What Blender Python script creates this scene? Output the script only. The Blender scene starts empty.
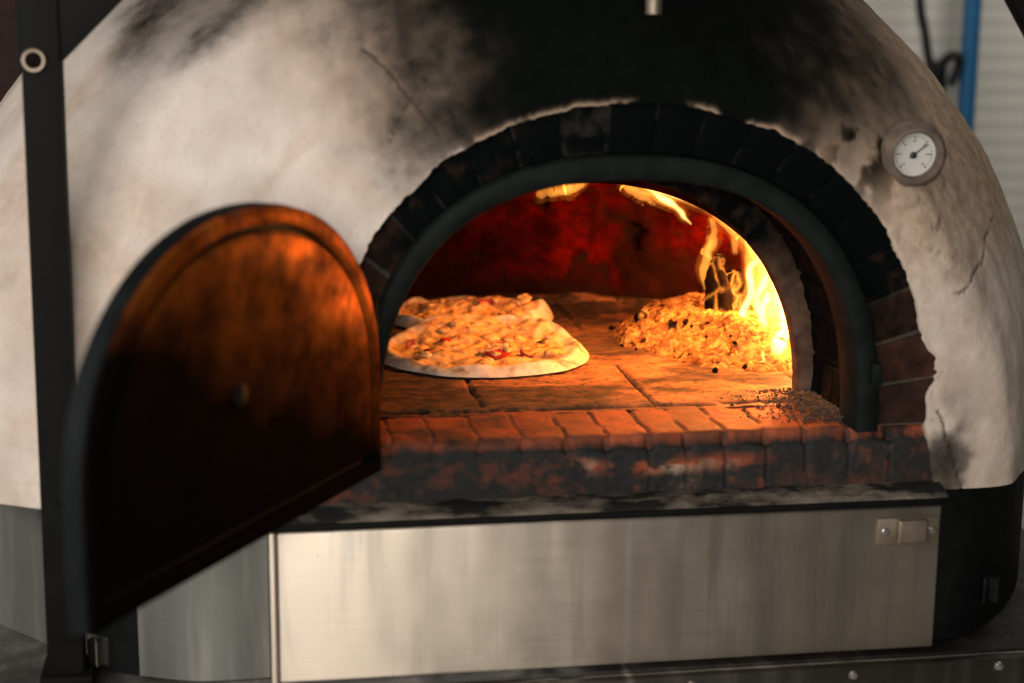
import bpy, bmesh, math, random
import numpy as np
from mathutils import Vector, Matrix
random.seed(4); RNG = np.random.default_rng(7)
S = bpy.context.scene
COL = S.collection
R = math.radians

# ------------------------------------------------------------------ noise
def _hash(i, j, k, seed):
    n = (i*374761393 + j*668265263 + k*2147483647 + seed*974634777) & 0xffffffff
    n = ((n ^ (n >> 13)) * 1274126177) & 0xffffffff
    n = ((n ^ (n >> 16)) * 2246822519) & 0xffffffff
    return ((n ^ (n >> 15)) & 0xffffff) / float(0xffffff)
def vnoise(P, seed=0):
    P = np.asarray(P, float); I = np.floor(P).astype(np.int64); f = P - I; f = f*f*(3-2*f)
    out = 0
    for a in (0, 1):
        for b in (0, 1):
            for c in (0, 1):
                w = (f[:, 0] if a else 1-f[:, 0])*(f[:, 1] if b else 1-f[:, 1])*(f[:, 2] if c else 1-f[:, 2])
                out = out + w*_hash(I[:, 0]+a, I[:, 1]+b, I[:, 2]+c, seed)
    return out
def fbm(P, scale=1, octv=4, seed=0, gain=.5):
    P = np.asarray(P, float)*scale; s = 0; a = 1; t = 0
    for o in range(octv):
        s = s + a*vnoise(P*(2.03**o)+o*17.3, seed+o); t += a; a *= gain
    return s/t
def spl(P, n):
    P = np.array(P, float); t = np.linspace(0, len(P)-1, n); i = np.clip(np.floor(t).astype(int), 0, len(P)-2); f = (t-i)[:, None]
    p0 = P[np.clip(i-1, 0, None)]; p1 = P[i]; p2 = P[i+1]; p3 = P[np.clip(i+2, None, len(P)-1)]
    return .5*((2*p1)+(-p0+p2)*f+(2*p0-5*p1+4*p2-p3)*f**2+(-p0+3*p1-3*p2+p3)*f**3)
def sm(a, b, x):
    t = np.clip((x-a)/(b-a), 0, 1); return t*t*(3-2*t)

# ------------------------------------------------------------------ materials
class NT:
    def __init__(s, name):
        s.m = bpy.data.materials.new(name); s.m.use_nodes = True
        s.t = s.m.node_tree; s.t.nodes.clear()
        s.out = s.n('ShaderNodeOutputMaterial')
    def n(s, typ, **kw):
        x = s.t.nodes.new(typ)
        for k, v in kw.items(): setattr(x, k, v)
        return x
    def set(s, sock, v):
        if hasattr(v, 'is_output'): s.t.links.new(v, sock)
        elif isinstance(v, (tuple, list)) and len(v) == 3 and sock.type == 'RGBA': sock.default_value = (*v, 1)
        else: sock.default_value = v
    def coord(s, scale=(1, 1, 1), rot=(0, 0, 0), kind='Object'):
        tc = s.n('ShaderNodeTexCoord'); mp = s.n('ShaderNodeMapping')
        mp.inputs['Scale'].default_value = scale; mp.inputs['Rotation'].default_value = rot
        s.t.links.new(tc.outputs[kind], mp.inputs[0]); return mp.outputs[0]
    def noise(s, scale, vec=None, detail=5, rough=.55, dist=0, out='Fac'):
        x = s.n('ShaderNodeTexNoise'); x.inputs['Scale'].default_value = scale
        x.inputs['Detail'].default_value = detail; x.inputs['Roughness'].default_value = rough
        x.inputs['Distortion'].default_value = dist
        s.t.links.new(vec if vec is not None else s.coord(), x.inputs['Vector']); return x.outputs[out]
    def ramp(s, fac, pts):
        x = s.n('ShaderNodeValToRGB'); e = x.color_ramp.elements
        while len(e) < len(pts): e.new(.5)
        for i, (p, c) in enumerate(pts):
            e[i].position = p; e[i].color = (*c, 1) if not isinstance(c, (int, float)) else (c, c, c, 1)
        s.set(x.inputs[0], fac); return x.outputs[0]
    def mix(s, fac, a, b, mode='MIX'):
        x = s.n('ShaderNodeMix', data_type='RGBA', blend_type=mode)
        s.set(x.inputs[0], fac); s.set(x.inputs[6], a); s.set(x.inputs[7], b); return x.outputs[2]
    def math(s, op, a, b=0., c=0., clamp=False):
        x = s.n('ShaderNodeMath', operation=op, use_clamp=clamp)
        s.set(x.inputs[0], a); s.set(x.inputs[1], b); s.set(x.inputs[2], c); return x.outputs[0]
    def attr(s, name):
        a = s.n('ShaderNodeAttribute', attribute_name=name); sp = s.n('ShaderNodeSeparateColor')
        s.t.links.new(a.outputs['Color'], sp.inputs[0]); return sp.outputs[0], sp.outputs[1], sp.outputs[2]
    def bsdf(s, base, rough=.6, metal=0., bump=None, bstr=.3, bdist=.002, **kw):
        b = s.n('ShaderNodeBsdfPrincipled')
        s.set(b.inputs['Base Color'], base); s.set(b.inputs['Roughness'], rough); s.set(b.inputs['Metallic'], metal)
        for k, v in kw.items(): s.set(b.inputs[k], v)
        if bump is not None:
            x = s.n('ShaderNodeBump'); x.inputs['Strength'].default_value = bstr; x.inputs['Distance'].default_value = bdist
            s.set(x.inputs['Height'], bump); s.t.links.new(x.outputs[0], b.inputs['Normal'])
        s.t.links.new(b.outputs[0], s.out.inputs[0]); return s.m

def mat_plaster():
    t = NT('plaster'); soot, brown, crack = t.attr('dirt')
    n1 = t.noise(9, detail=6); n2 = t.noise(60, detail=5); n3 = t.noise(26, t.coord((1, 1, .45), (0, R(35), 0)), detail=6, rough=.65)
    base = t.mix(t.ramp(n1, [(.35, 0), (.68, 1)]), (.55, .465, .395), (.74, .65, .575))
    base = t.mix(t.math('MULTIPLY', t.ramp(n3, [(.45, 0), (.75, 1)]), .3), base, (.42, .33, .25))
    tan = t.mix(t.ramp(n2, [(.35, 0), (.65, 1)]), (.38, .245, .15), (.62, .44, .305))
    base = t.mix(brown, base, tan)
    base = t.mix(t.math('MULTIPLY', t.ramp(t.noise(160, detail=3), [(.6, 0), (.75, 1)]), .25), base, (.25, .19, .14))
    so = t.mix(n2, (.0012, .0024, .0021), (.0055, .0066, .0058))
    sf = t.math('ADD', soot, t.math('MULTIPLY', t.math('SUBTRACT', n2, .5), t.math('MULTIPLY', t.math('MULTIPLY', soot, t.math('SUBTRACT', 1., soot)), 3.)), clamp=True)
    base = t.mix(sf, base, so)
    base = t.mix(crack, base, (.05, .035, .025))
    h = t.math('ADD', t.math('MULTIPLY', n2, .6), t.math('MULTIPLY', t.noise(220, detail=3), .35))
    return t.bsdf(base, .88, 0, h, .55, .004, **{'Specular IOR Level': .03})

def mat_brick(name, light, dark, soot_amt):
    """fired brick; per-brick tone in attr r, soot in g, mortar in b"""
    t = NT(name); tone, soot, mort = t.attr('dirt')
    n1 = t.noise(40, detail=6); n2 = t.noise(130, detail=4)
    base = t.mix(tone, dark, light)
    base = t.mix(t.math('MULTIPLY', t.ramp(n1, [(.4, 0), (.7, 1)]), .55), base, tuple(.45*x for x in dark))
    mo = t.mix(n2, (.075, .062, .048), (.15, .125, .097))
    base = t.mix(mort, base, mo)
    sf = t.math('MULTIPLY', t.math('ADD', soot, t.math('MULTIPLY', t.math('SUBTRACT', n1, .5), .9), clamp=True), soot_amt)
    base = t.mix(sf, base, (.0018, .0030, .0028))
    h = t.math('ADD', t.math('MULTIPLY', n1, .7), t.math('MULTIPLY', n2, .4))
    return t.bsdf(base, .88, 0, h, .6, .004, **{'Specular IOR Level': .05})

def mat_hearth():
    t = NT('hearth_tile'); tone, soot, groove = t.attr('dirt')
    n1 = t.noise(14, detail=7, rough=.62); n2 = t.noise(90, detail=4); n3 = t.noise(34, t.coord((.85, 1.3, 1)), detail=7, rough=.72)
    base = t.mix(t.ramp(n1, [(.32, 0), (.7, 1)]), (.30, .105, .045), (.70, .31, .14))
    base = t.mix(t.math('MULTIPLY', tone, .6), base, (.36, .15, .07))
    base = t.mix(t.math('MULTIPLY', t.ramp(n3, [(.46, 0), (.62, 1)]), .8), base, (.12, .06, .035))
    base = t.mix(t.ramp(t.noise(7, detail=5, rough=.6), [(.56, 0), (.72, .8)]), base, (.085, .055, .04))
    base = t.mix(t.math('MULTIPLY', t.ramp(n2, [(.56, 0), (.64, 1)]), .75), base, (.06, .035, .025))
    sf = t.math('ADD', soot, t.math('MULTIPLY', t.math('SUBTRACT', n3, .5), t.math('MULTIPLY', soot, 1.4)), clamp=True)
    base = t.mix(sf, base, (.022, .019, .016))
    base = t.mix(groove, base, (.012, .01, .009))
    h = t.math('ADD', t.math('MULTIPLY', n3, .8), t.math('MULTIPLY', n2, .4))
    return t.bsdf(base, .82, 0, h, .7, .005, **{'Specular IOR Level': .3})

def mat_sill():
    t = NT('sill_brick'); tone, soot, mort = t.attr('dirt')
    n1 = t.noise(30, detail=6, rough=.65); n2 = t.noise(110, detail=4)
    base = t.ramp(tone, [(0, (.16, .042, .017)), (.72, (.46, .095, .034)), (1, (.52, .33, .23))])
    base = t.mix(t.math('MULTIPLY', t.ramp(n1, [(.42, 0), (.66, 1)]), .6), base, (.10, .055, .035))
    base = t.mix(t.math('MULTIPLY', mort, .75), base, (.055, .035, .024))
    sf = t.math('ADD', soot, t.math('MULTIPLY', t.math('SUBTRACT', n1, .5), t.math('MULTIPLY', t.math('MULTIPLY', soot, t.math('SUBTRACT', 1.15, soot)), 4.)), clamp=True)
    base = t.mix(sf, base, t.mix(n2, (.006, .0072, .007), (.028, .027, .024)))
    h = t.math('ADD', t.math('MULTIPLY', n1, .8), t.math('MULTIPLY', n2, .4))
    return t.bsdf(base, .8, 0, h, .7, .005, **{'Specular IOR Level': .35})

def mat_chamber():
    t = NT('scorched_vault'); tone, soot, mort = t.attr('dirt')
    n1 = t.noise(5.5, detail=7, rough=.62); n2 = t.noise(28, detail=6, rough=.62)
    base = t.mix(t.ramp(n1, [(.36, 0), (.68, 1)]), (.012, .0008, .0005), (.13, .0040, .0018))
    base = t.mix(t.math('MULTIPLY', t.ramp(n2, [(.40, 0), (.58, 1)]), .85), base, (.018, .0014, .0009))
    base = t.mix(t.ramp(t.noise(11, t.coord((1, 1, 1.6)), detail=4), [(.60, 0), (.70, .9)]), base, (.012, .006, .004))
    base = t.mix(soot, base, (.012, .005, .003))
    base = t.mix(mort, base, (.03, .012, .007))
    return t.bsdf(base, .9, 0, n2, .8, .01, **{'Specular IOR Level': .0})

def mat_iron(name, col, col2, rough, metal=.6, scale=30):
    t = NT(name); n = t.noise(scale, detail=6); n2 = t.noise(scale*5, detail=3)
    base = t.mix(t.ramp(n, [(.35, 0), (.7, 1)]), col, col2)
    return t.bsdf(base, t.math('MULTIPLY_ADD', n, .25, rough-.12), metal, n2, .25, .0015, **{'Specular IOR Level': .15 if metal < .1 else .3})

def mat_steel(name='brushed_steel', base=(.84, .725, .59), rough=.42, smudge=.8):
    t = NT(name)
    st = t.noise(60, t.coord((.12, 1, 6)), detail=5, rough=.7)
    big = t.noise(5.5, t.coord((1, 1, .8)), detail=7, rough=.62)
    drip = t.noise(22, t.coord((1.6, 1, .12)), detail=4)
    spot = t.noise(75, detail=2)
    c = t.mix(t.ramp(big, [(.36, 0), (.66, 1)]), tuple(x*.78 for x in base), base)
    c = t.mix(t.math('MULTIPLY', t.ramp(drip, [(.50, 0), (.70, 1)]), smudge*.75), c, (.40, .365, .32))
    c = t.mix(t.math('MULTIPLY', t.ramp(spot, [(.75, 0), (.80, 1)]), smudge*.7), c, (.16, .125, .095))
    c = t.mix(t.math('MULTIPLY', t.ramp(st, [(.3, 1), (.5, 0)]), .35), c, tuple(x*.6 for x in base))
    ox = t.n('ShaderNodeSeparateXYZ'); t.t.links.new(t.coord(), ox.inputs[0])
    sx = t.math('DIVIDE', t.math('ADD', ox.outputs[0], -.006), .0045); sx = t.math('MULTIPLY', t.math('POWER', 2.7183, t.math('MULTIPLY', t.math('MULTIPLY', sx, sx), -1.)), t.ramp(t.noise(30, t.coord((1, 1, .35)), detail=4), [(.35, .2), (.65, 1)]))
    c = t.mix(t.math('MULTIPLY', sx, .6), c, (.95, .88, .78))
    r = t.math('ADD', t.math('MULTIPLY_ADD', st, .18, rough-.12), t.math('MULTIPLY', t.ramp(big, [(.4, 0), (.7, 1)]), .14))
    wv = t.math('ADD', t.math('MULTIPLY', st, .12), t.math('MULTIPLY', t.noise(4.5, t.coord((1.6, 1, .5)), detail=2), 2.2))
    tg = t.n('ShaderNodeCombineXYZ'); tg.inputs[2].default_value = 1
    return t.bsdf(c, t.math('ADD', r, .06), .93, wv, .5, .003, Anisotropic=.85, Tangent=tg.outputs[0])

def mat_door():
    t = NT('door_iron_painted_glow'); oz = t.n('ShaderNodeSeparateXYZ'); t.t.links.new(t.coord(), oz.inputs[0])
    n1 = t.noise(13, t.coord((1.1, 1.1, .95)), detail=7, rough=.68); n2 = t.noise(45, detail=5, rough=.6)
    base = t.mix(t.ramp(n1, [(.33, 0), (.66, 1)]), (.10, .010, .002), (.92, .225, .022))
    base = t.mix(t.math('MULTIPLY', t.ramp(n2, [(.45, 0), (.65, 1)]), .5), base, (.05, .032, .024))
    low = t.math('ADD', t.math('MULTIPLY_ADD', oz.outputs[0], -.46, t.math('ADD', oz.outputs[2], .140)), t.math('MULTIPLY', t.math('SUBTRACT', t.noise(6, detail=4), .5), .15))  # firelight painted in: glow at upper hinge side, dark below and outward
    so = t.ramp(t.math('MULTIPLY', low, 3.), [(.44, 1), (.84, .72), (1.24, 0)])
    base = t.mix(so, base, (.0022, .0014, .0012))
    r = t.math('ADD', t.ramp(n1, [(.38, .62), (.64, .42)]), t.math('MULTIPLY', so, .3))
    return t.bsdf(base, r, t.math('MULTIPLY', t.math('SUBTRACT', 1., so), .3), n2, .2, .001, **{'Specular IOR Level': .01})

def mat_simple(name, col, rough=.6, metal=0., var=.25, scale=40, bstr=.15, **kw):
    t = NT(name); n = t.noise(scale, detail=5)
    base = t.mix(t.ramp(n, [(.3, 0), (.7, 1)]), tuple(x*(1-var) for x in col), tuple(min(1, x*(1+var*.5)) for x in col))
    return t.bsdf(base, rough, metal, n, bstr, .001, **kw)

def mat_pizza_top():
    t = NT('baked_topping'); a, b, c = t.attr('dirt')     # a crust, b char, c cheese tone
    n1 = t.noise(55, detail=5, rough=.6); n2 = t.noise(140, detail=3)
    top = t.mix(t.ramp(n1, [(.34, 0), (.44, .7), (.58, 1)]), (.50, .16, .035), (.88, .53, .20))
    top = t.mix(t.ramp(n2, [(.60, 0), (.68, .7)]), top, (.40, .12, .04))
    top = t.mix(t.math('MULTIPLY', t.ramp(t.noise(33, detail=4), [(.56, 0), (.66, 1)]), .55), top, (.88, .70, .44))
    crust = t.mix(t.ramp(n1, [(.4, 0), (.75, 1)]), (.88, .80, .66), (.66, .46, .26))
    base = t.mix(a, top, crust)
    base = t.mix(t.math('MULTIPLY', b, t.ramp(n1, [(.3, .4), (.6, 1)])), base, (.10, .05, .025))
    return t.bsdf(base, .55, 0, n1, .5, .004, **{'Subsurface Weight': .12, 'Subsurface Radius': (.006, .003, .0015), 'Subsurface Scale': 1.0})

def mat_ash():
    t = NT('ash_and_embers')
    n1 = t.noise(75, detail=6, rough=.65); n2 = t.noise(14, detail=4)
    vc = t.coord((1, 1, 1)); wv = t.n('ShaderNodeVectorMath', operation='MULTIPLY_ADD'); nc = t.n('ShaderNodeTexNoise'); nc.inputs['Scale'].default_value = 60
    t.t.links.new(vc, nc.inputs['Vector']); t.t.links.new(nc.outputs['Color'], wv.inputs[0]); wv.inputs[1].default_value = (.022, .022, .022); t.t.links.new(vc, wv.inputs[2])
    v = t.n('ShaderNodeTexVoronoi'); v.inputs['Scale'].default_value = 125; t.t.links.new(wv.outputs[0], v.inputs['Vector'])
    ve = t.n('ShaderNodeTexVoronoi', feature='DISTANCE_TO_EDGE'); ve.inputs['Scale'].default_value = 125; t.t.links.new(wv.outputs[0], ve.inputs['Vector'])
    sp = t.n('ShaderNodeSeparateColor'); t.t.links.new(v.outputs['Color'], sp.inputs[0])
    base = t.mix(t.ramp(t.math('ADD', sp.outputs[0], t.math('MULTIPLY', t.math('SUBTRACT', n2, .5), 1.1)), [(.08, 0), (.2, .35), (.5, .6), (.85, 1)]), (.02, .009, .005), (.58, .29, .095))
    base = t.mix(t.math('MULTIPLY', t.ramp(n1, [(.42, 1), (.58, 0)]), .55), base, (.20, .075, .022))
    base = t.mix(t.ramp(ve.outputs['Distance'], [(.0, .7), (.09, 0)]), base, (.06, .022, .008))
    b = t.bsdf(base, .9, 0, t.math('ADD', ve.outputs['Distance'], t.math('MULTIPLY', n1, .6)), .5, .006, **{'Specular IOR Level': .1})
    bs = [x for x in t.t.nodes if x.type == 'BSDF_PRINCIPLED'][0]
    glow = t.ramp(t.noise(24, detail=5, rough=.7), [(.53, 0), (.66, 1)])
    bs.inputs['Emission Color'].default_value = (1, .24, .025, 1)
    t.set(bs.inputs['Emission Strength'], t.math('MULTIPLY', glow, 1.0))
    return b

def mat_charlog():
    t = NT('burning_log')
    v = t.n('ShaderNodeTexVoronoi', feature='DISTANCE_TO_EDGE'); v.inputs['Scale'].default_value = 34
    t.t.links.new(t.coord((1, 1, .7)), v.inputs['Vector'])
    n1 = t.noise(22, detail=4)
    base = t.mix(n1, (.0015, .0010, .0008), (.007, .004, .003))
    b = t.bsdf(base, .9, 0, v.outputs['Distance'], .8, .01, **{'Specular IOR Level': .02})
    bs = [x for x in t.t.nodes if x.type == 'BSDF_PRINCIPLED'][0]
    g = t.math('MULTIPLY', t.ramp(v.outputs['Distance'], [(.0, 1), (.05, .35), (.11, 0)]), t.ramp(n1, [(.36, .1), (.6, 1)]))
    bs.inputs['Emission Color'].default_value = (1, .27, .03, 1)
    t.set(bs.inputs['Emission Strength'], t.math('MULTIPLY', g, 3.2))
    return b

def mat_flame(name, k, col=(1, .30, .045)):
    m = bpy.data.materials.new(name); m.use_nodes = True; t = m.node_tree; t.nodes.clear()
    o = t.nodes.new('ShaderNodeOutputMaterial'); e = t.nodes.new('ShaderNodeEmission')
    e.inputs[0].default_value = (*col, 1); e.inputs[1].default_value = k
    t.links.new(e.outputs[0], o.inputs['Volume']); return m

def mat_ledge():
    t = NT('sooty_mortar'); n = t.noise(26, t.coord((.45, 1, 1.5)), detail=6, rough=.65); n2 = t.noise(120, detail=3)
    base = t.mix(t.ramp(n, [(.46, 0), (.64, 1)]), (.018, .017, .015), (.21, .17, .13))
    return t.bsdf(base, .9, 0, t.math('ADD', n, t.math('MULTIPLY', n2, .5)), .8, .003, **{'Specular IOR Level': .15})
M = dict(
    plaster=mat_plaster(),
    arch=mat_brick('arch_brick', (.13, .05, .03), (.05, .026, .019), 1.0),
    tunnel=mat_brick('passage_brick', (.08, .04, .028), (.03, .017, .013), 1.0),
    lip=mat_brick('scorched_render', (.17, .105, .07), (.10, .06, .042), 1.0),
    hearth=mat_hearth(), sill=mat_sill(), chamber=mat_chamber(),
    ring=mat_iron('blackened_ring_iron', (.0026, .0042, .0036), (.0085, .012, .010), .7, .0),
    black=mat_iron('black_painted_steel', (.0022, .0023, .0017), (.005, .0052, .004), .7, .0),
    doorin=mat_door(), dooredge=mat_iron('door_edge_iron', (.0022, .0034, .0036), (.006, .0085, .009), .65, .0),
    steel=mat_steel(), skirt=mat_steel('skirt_steel', (.20, .20, .18), .5, .5),
    rail=mat_steel('rail_steel', (.20, .18, .155), .5, .6),
    deck=mat_steel('deck_steel', (.16, .15, .135), .6, .6),
    darkskirt=mat_iron('dark_panel_shaded_skirt', (.0035, .0042, .0042), (.007, .008, .008), .6, .0),
    ledge=mat_ledge(),
    screw=mat_simple('zinc_screw', (.55, .53, .5), .35, .9, .2),
    brass=mat_simple('aged_zinc', (.30, .245, .18), .52, .8, .3),
    dial=mat_simple('white_dial', (.58, .56, .51), .4, 0, .08, 60, .02),
    ink=mat_simple('black_ink', (.015, .014, .013), .5, 0, .1),
    bezel=mat_simple('dusty_bezel', (.15, .11, .078), .75, 0, .4, 60),
    pizza=mat_pizza_top(),
    tomato=mat_simple('tomato_skin', (.52, .035, .02), .35, 0, .3, 90),
    onion=mat_simple('red_onion', (.33, .05, .06), .4, 0, .4, 90),
    cheese=mat_simple('melted_cheese', (.85, .68, .40), .4, 0, .25, 120, .4),
    olive=mat_simple('dark_olive', (.05, .025, .02), .35, 0, .3),
    ash=mat_ash(), log=mat_charlog(),
    crumb=mat_simple('roast_crumb', (.62, .33, .12), .5, 0, .45, 120, .4),
    coal=mat_simple('black_charcoal', (.010, .007, .006), .95, 0, .6, 80, .6, **{'Specular IOR Level': .03}),
    wall=None,
    pipe=mat_simple('blue_pipe', (.01, .13, .30), .5, 0, .1),
    cable=mat_simple('black_rubber', (.012, .012, .012), .6, 0, .1),
    brownwall=mat_simple('dark_red_boards', (.035, .012, .010), .8, 0, .3),
    ground=mat_simple('concrete_ground', (.34, .31, .27), .9, 0, .35, 6, .4),
)
def mat_wall():
    t = NT('white_ribbed_sheet'); n = t.noise(3, detail=4)
    base = t.mix(n, (.62, .585, .52), (.74, .71, .65))
    return t.bsdf(base, .6)
M['wall'] = mat_wall()

# ------------------------------------------------------------------ object helpers
def link(name, me, m, parent=None, smooth=True):
    o = bpy.data.objects.new(name, me); COL.objects.link(o)
    if m is not None: me.materials.append(m)
    if smooth: me.polygons.foreach_set('use_smooth', [True]*len(me.polygons))
    if parent is not None: o.parent = parent
    return o
def from_arrays(name, V, F, m, parent=None, smooth=True, dirt=None):
    me = bpy.data.meshes.new(name); me.from_pydata([tuple(v) for v in V], [], F); me.update()
    if dirt is not None:
        a = me.color_attributes.new('dirt', 'FLOAT_COLOR', 'POINT')
        d = np.ones((len(V), 4), np.float32); d[:, :3] = dirt; a.data.foreach_set('color', d.ravel())
    return link(name, me, m, parent, smooth)
def grid_faces(nu, nv, wrap=False):
    F = []
    for i in range(nu-1 if not wrap else nu):
        a = i*nv; b = ((i+1) % nu)*nv
        for j in range(nv-1): F.append((a+j, b+j, b+j+1, a+j+1))
    return F
def empty(name, loc=(0, 0, 0)):
    o = bpy.data.objects.new(name, None); COL.objects.link(o); o.location = loc; o.empty_display_size = .05; return o
def tag(o, label, cat, group=None, kind=None):
    if label: o['label'] = label
    if cat: o['category'] = cat
    if group: o['group'] = group
    if kind: o['kind'] = kind
    return o

class MB:
    """collects shapes in one bmesh"""
    def __init__(s): s.bm = bmesh.new(); s.lay = s.bm.verts.layers.float_color.new('dirt'); s.d = (0, 0, 0)
    def _new(s, verts):
        for v in verts: v[s.lay] = (*s.d, 1)
    def box(s, c, size, rot=None, bev=.0, seg=2, taper=None):
        r = bmesh.ops.create_cube(s.bm, size=1); vs = r['verts']
        Mx = Matrix.Translation(c) @ (rot.to_4x4() if rot is not None else Matrix()) @ Matrix.Diagonal((*size, 1))
        if taper:
            for v in vs:
                v.co.x *= 1 + taper*v.co.z
        bmesh.ops.transform(s.bm, matrix=Mx, verts=vs)
        if bev > 0:
            es = list({e for v in vs for e in v.link_edges})
            rr = bmesh.ops.bevel(s.bm, geom=es, offset=bev, segments=seg, affect='EDGES', profile=.6)
            vs = list({v for v in rr['verts']} | {v for v in vs if v.is_valid})
        s._new(vs); return vs
    def tube(s, pts, rad, n=14, flat=(1, 1), up=None, cap=True):
        pts = [Vector(p) for p in pts]
        if not hasattr(rad, '__len__'): rad = [rad]*len(pts)
        rings = []; pu = Vector(up) if up else None
        for i, p in enumerate(pts):
            d = (pts[min(i+1, len(pts)-1)] - pts[max(i-1, 0)]).normalized()
            if pu is None: pu = Vector((0, 0, 1)) if abs(d.z) < .9 else Vector((1, 0, 0))
            u = (pu - d*pu.dot(d)).normalized(); w = d.cross(u); pu = u
            rings.append([s.bm.verts.new(p + u*math.cos(a)*rad[i]*flat[0] + w*math.sin(a)*rad[i]*flat[1]) for a in [2*math.pi*k/n for k in range(n)]])
        for a, b in zip(rings, rings[1:]):
            for k in range(n): s.bm.faces.new((a[k], a[(k+1) % n], b[(k+1) % n], b[k]))
        if cap:
            s.bm.faces.new(rings[0][::-1]); s.bm.faces.new(rings[-1])
        vs = [v for r in rings for v in r]; s._new(vs); return vs
    def lathe(s, prof, c, axis='Y', n=32, rot=None):
        """profile (r, h) spun about the axis"""
        rings = []
        q = {'Z': Matrix(), 'Y': Matrix.Rotation(R(90), 4, 'X'), 'X': Matrix.Rotation(R(90), 4, 'Y')}[axis]
        Mx = Matrix.Translation(c) @ (rot.to_4x4() if rot is not None else Matrix()) @ q
        for r, h in prof:
            rings.append([s.bm.verts.new(Mx @ Vector((max(r, 1e-5)*math.cos(2*math.pi*k/n), max(r, 1e-5)*math.sin(2*math.pi*k/n), h))) for k in range(n)])
        for a, b in zip(rings, rings[1:]):
            for k in range(n): s.bm.faces.new((a[k], a[(k+1) % n], b[(k+1) % n], b[k]))
        s.bm.faces.new(rings[0][::-1]); s.bm.faces.new(rings[-1])
        vs = [v for r in rings for v in r]; s._new(vs); return vs
    def build(s, name, m, parent=None, smooth=True, auto=True):
        bmesh.ops.recalc_face_normals(s.bm, faces=s.bm.faces)
        me = bpy.data.meshes.new(name); s.bm.to_mesh(me); s.bm.free()
        o = link(name, me, m, parent, smooth)
        if smooth and auto: me.set_sharp_from_angle(angle=R(38))
        return o

# ------------------------------------------------------------------ outlines
def sup_arch(n_pts, cx, cz, a, h, n, legz=None, legx=None):
    """right foot over the top to left foot, evenly spaced by arc length"""
    th = np.linspace(0, math.pi, 600); c, s_ = np.cos(th), np.sin(th)
    x = cx + a*np.sign(c)*np.abs(c)**(2/n); z = cz + h*np.abs(s_)**(2/n)
    P = np.stack([x, z], 1)
    if legz is not None:
        lr, ll = legx if legx else (cx+a, cx-a)
        P = np.vstack([[[lr, legz]], P, [[ll, legz]]])
    d = np.r_[0, np.cumsum(np.hypot(*np.diff(P, axis=0).T))]
    t = np.linspace(0, d[-1], n_pts)
    return np.stack([np.interp(t, d, P[:, 0]), np.interp(t, d, P[:, 1])], 1)

RING_OUT = lambda n: sup_arch(n, .003, .0, .327, .348, 2.4, -.002)
RING_IN = lambda n: sup_arch(n, .001, .0, .300, .318, 2.5, -.002)
BRICK_OUT = lambda n: sup_arch(n, .012, .0, .386, .408, 2.2, -.084, (.414, -.392))
INNER = lambda n: sup_arch(n, .005, .0, .284, .290, 2.05)

oven = empty('pizza_oven', (0, 0, -.292))
tag(oven, 'domed wood-fired pizza oven, sooty cream plaster over brick arch and steel front panel', 'pizza oven')
IO = Matrix.Translation((0, 0, .292))
def par(o, p=oven):
    o.parent = p; o.matrix_parent_inverse = Matrix.Translation(-p.location); return o

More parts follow.
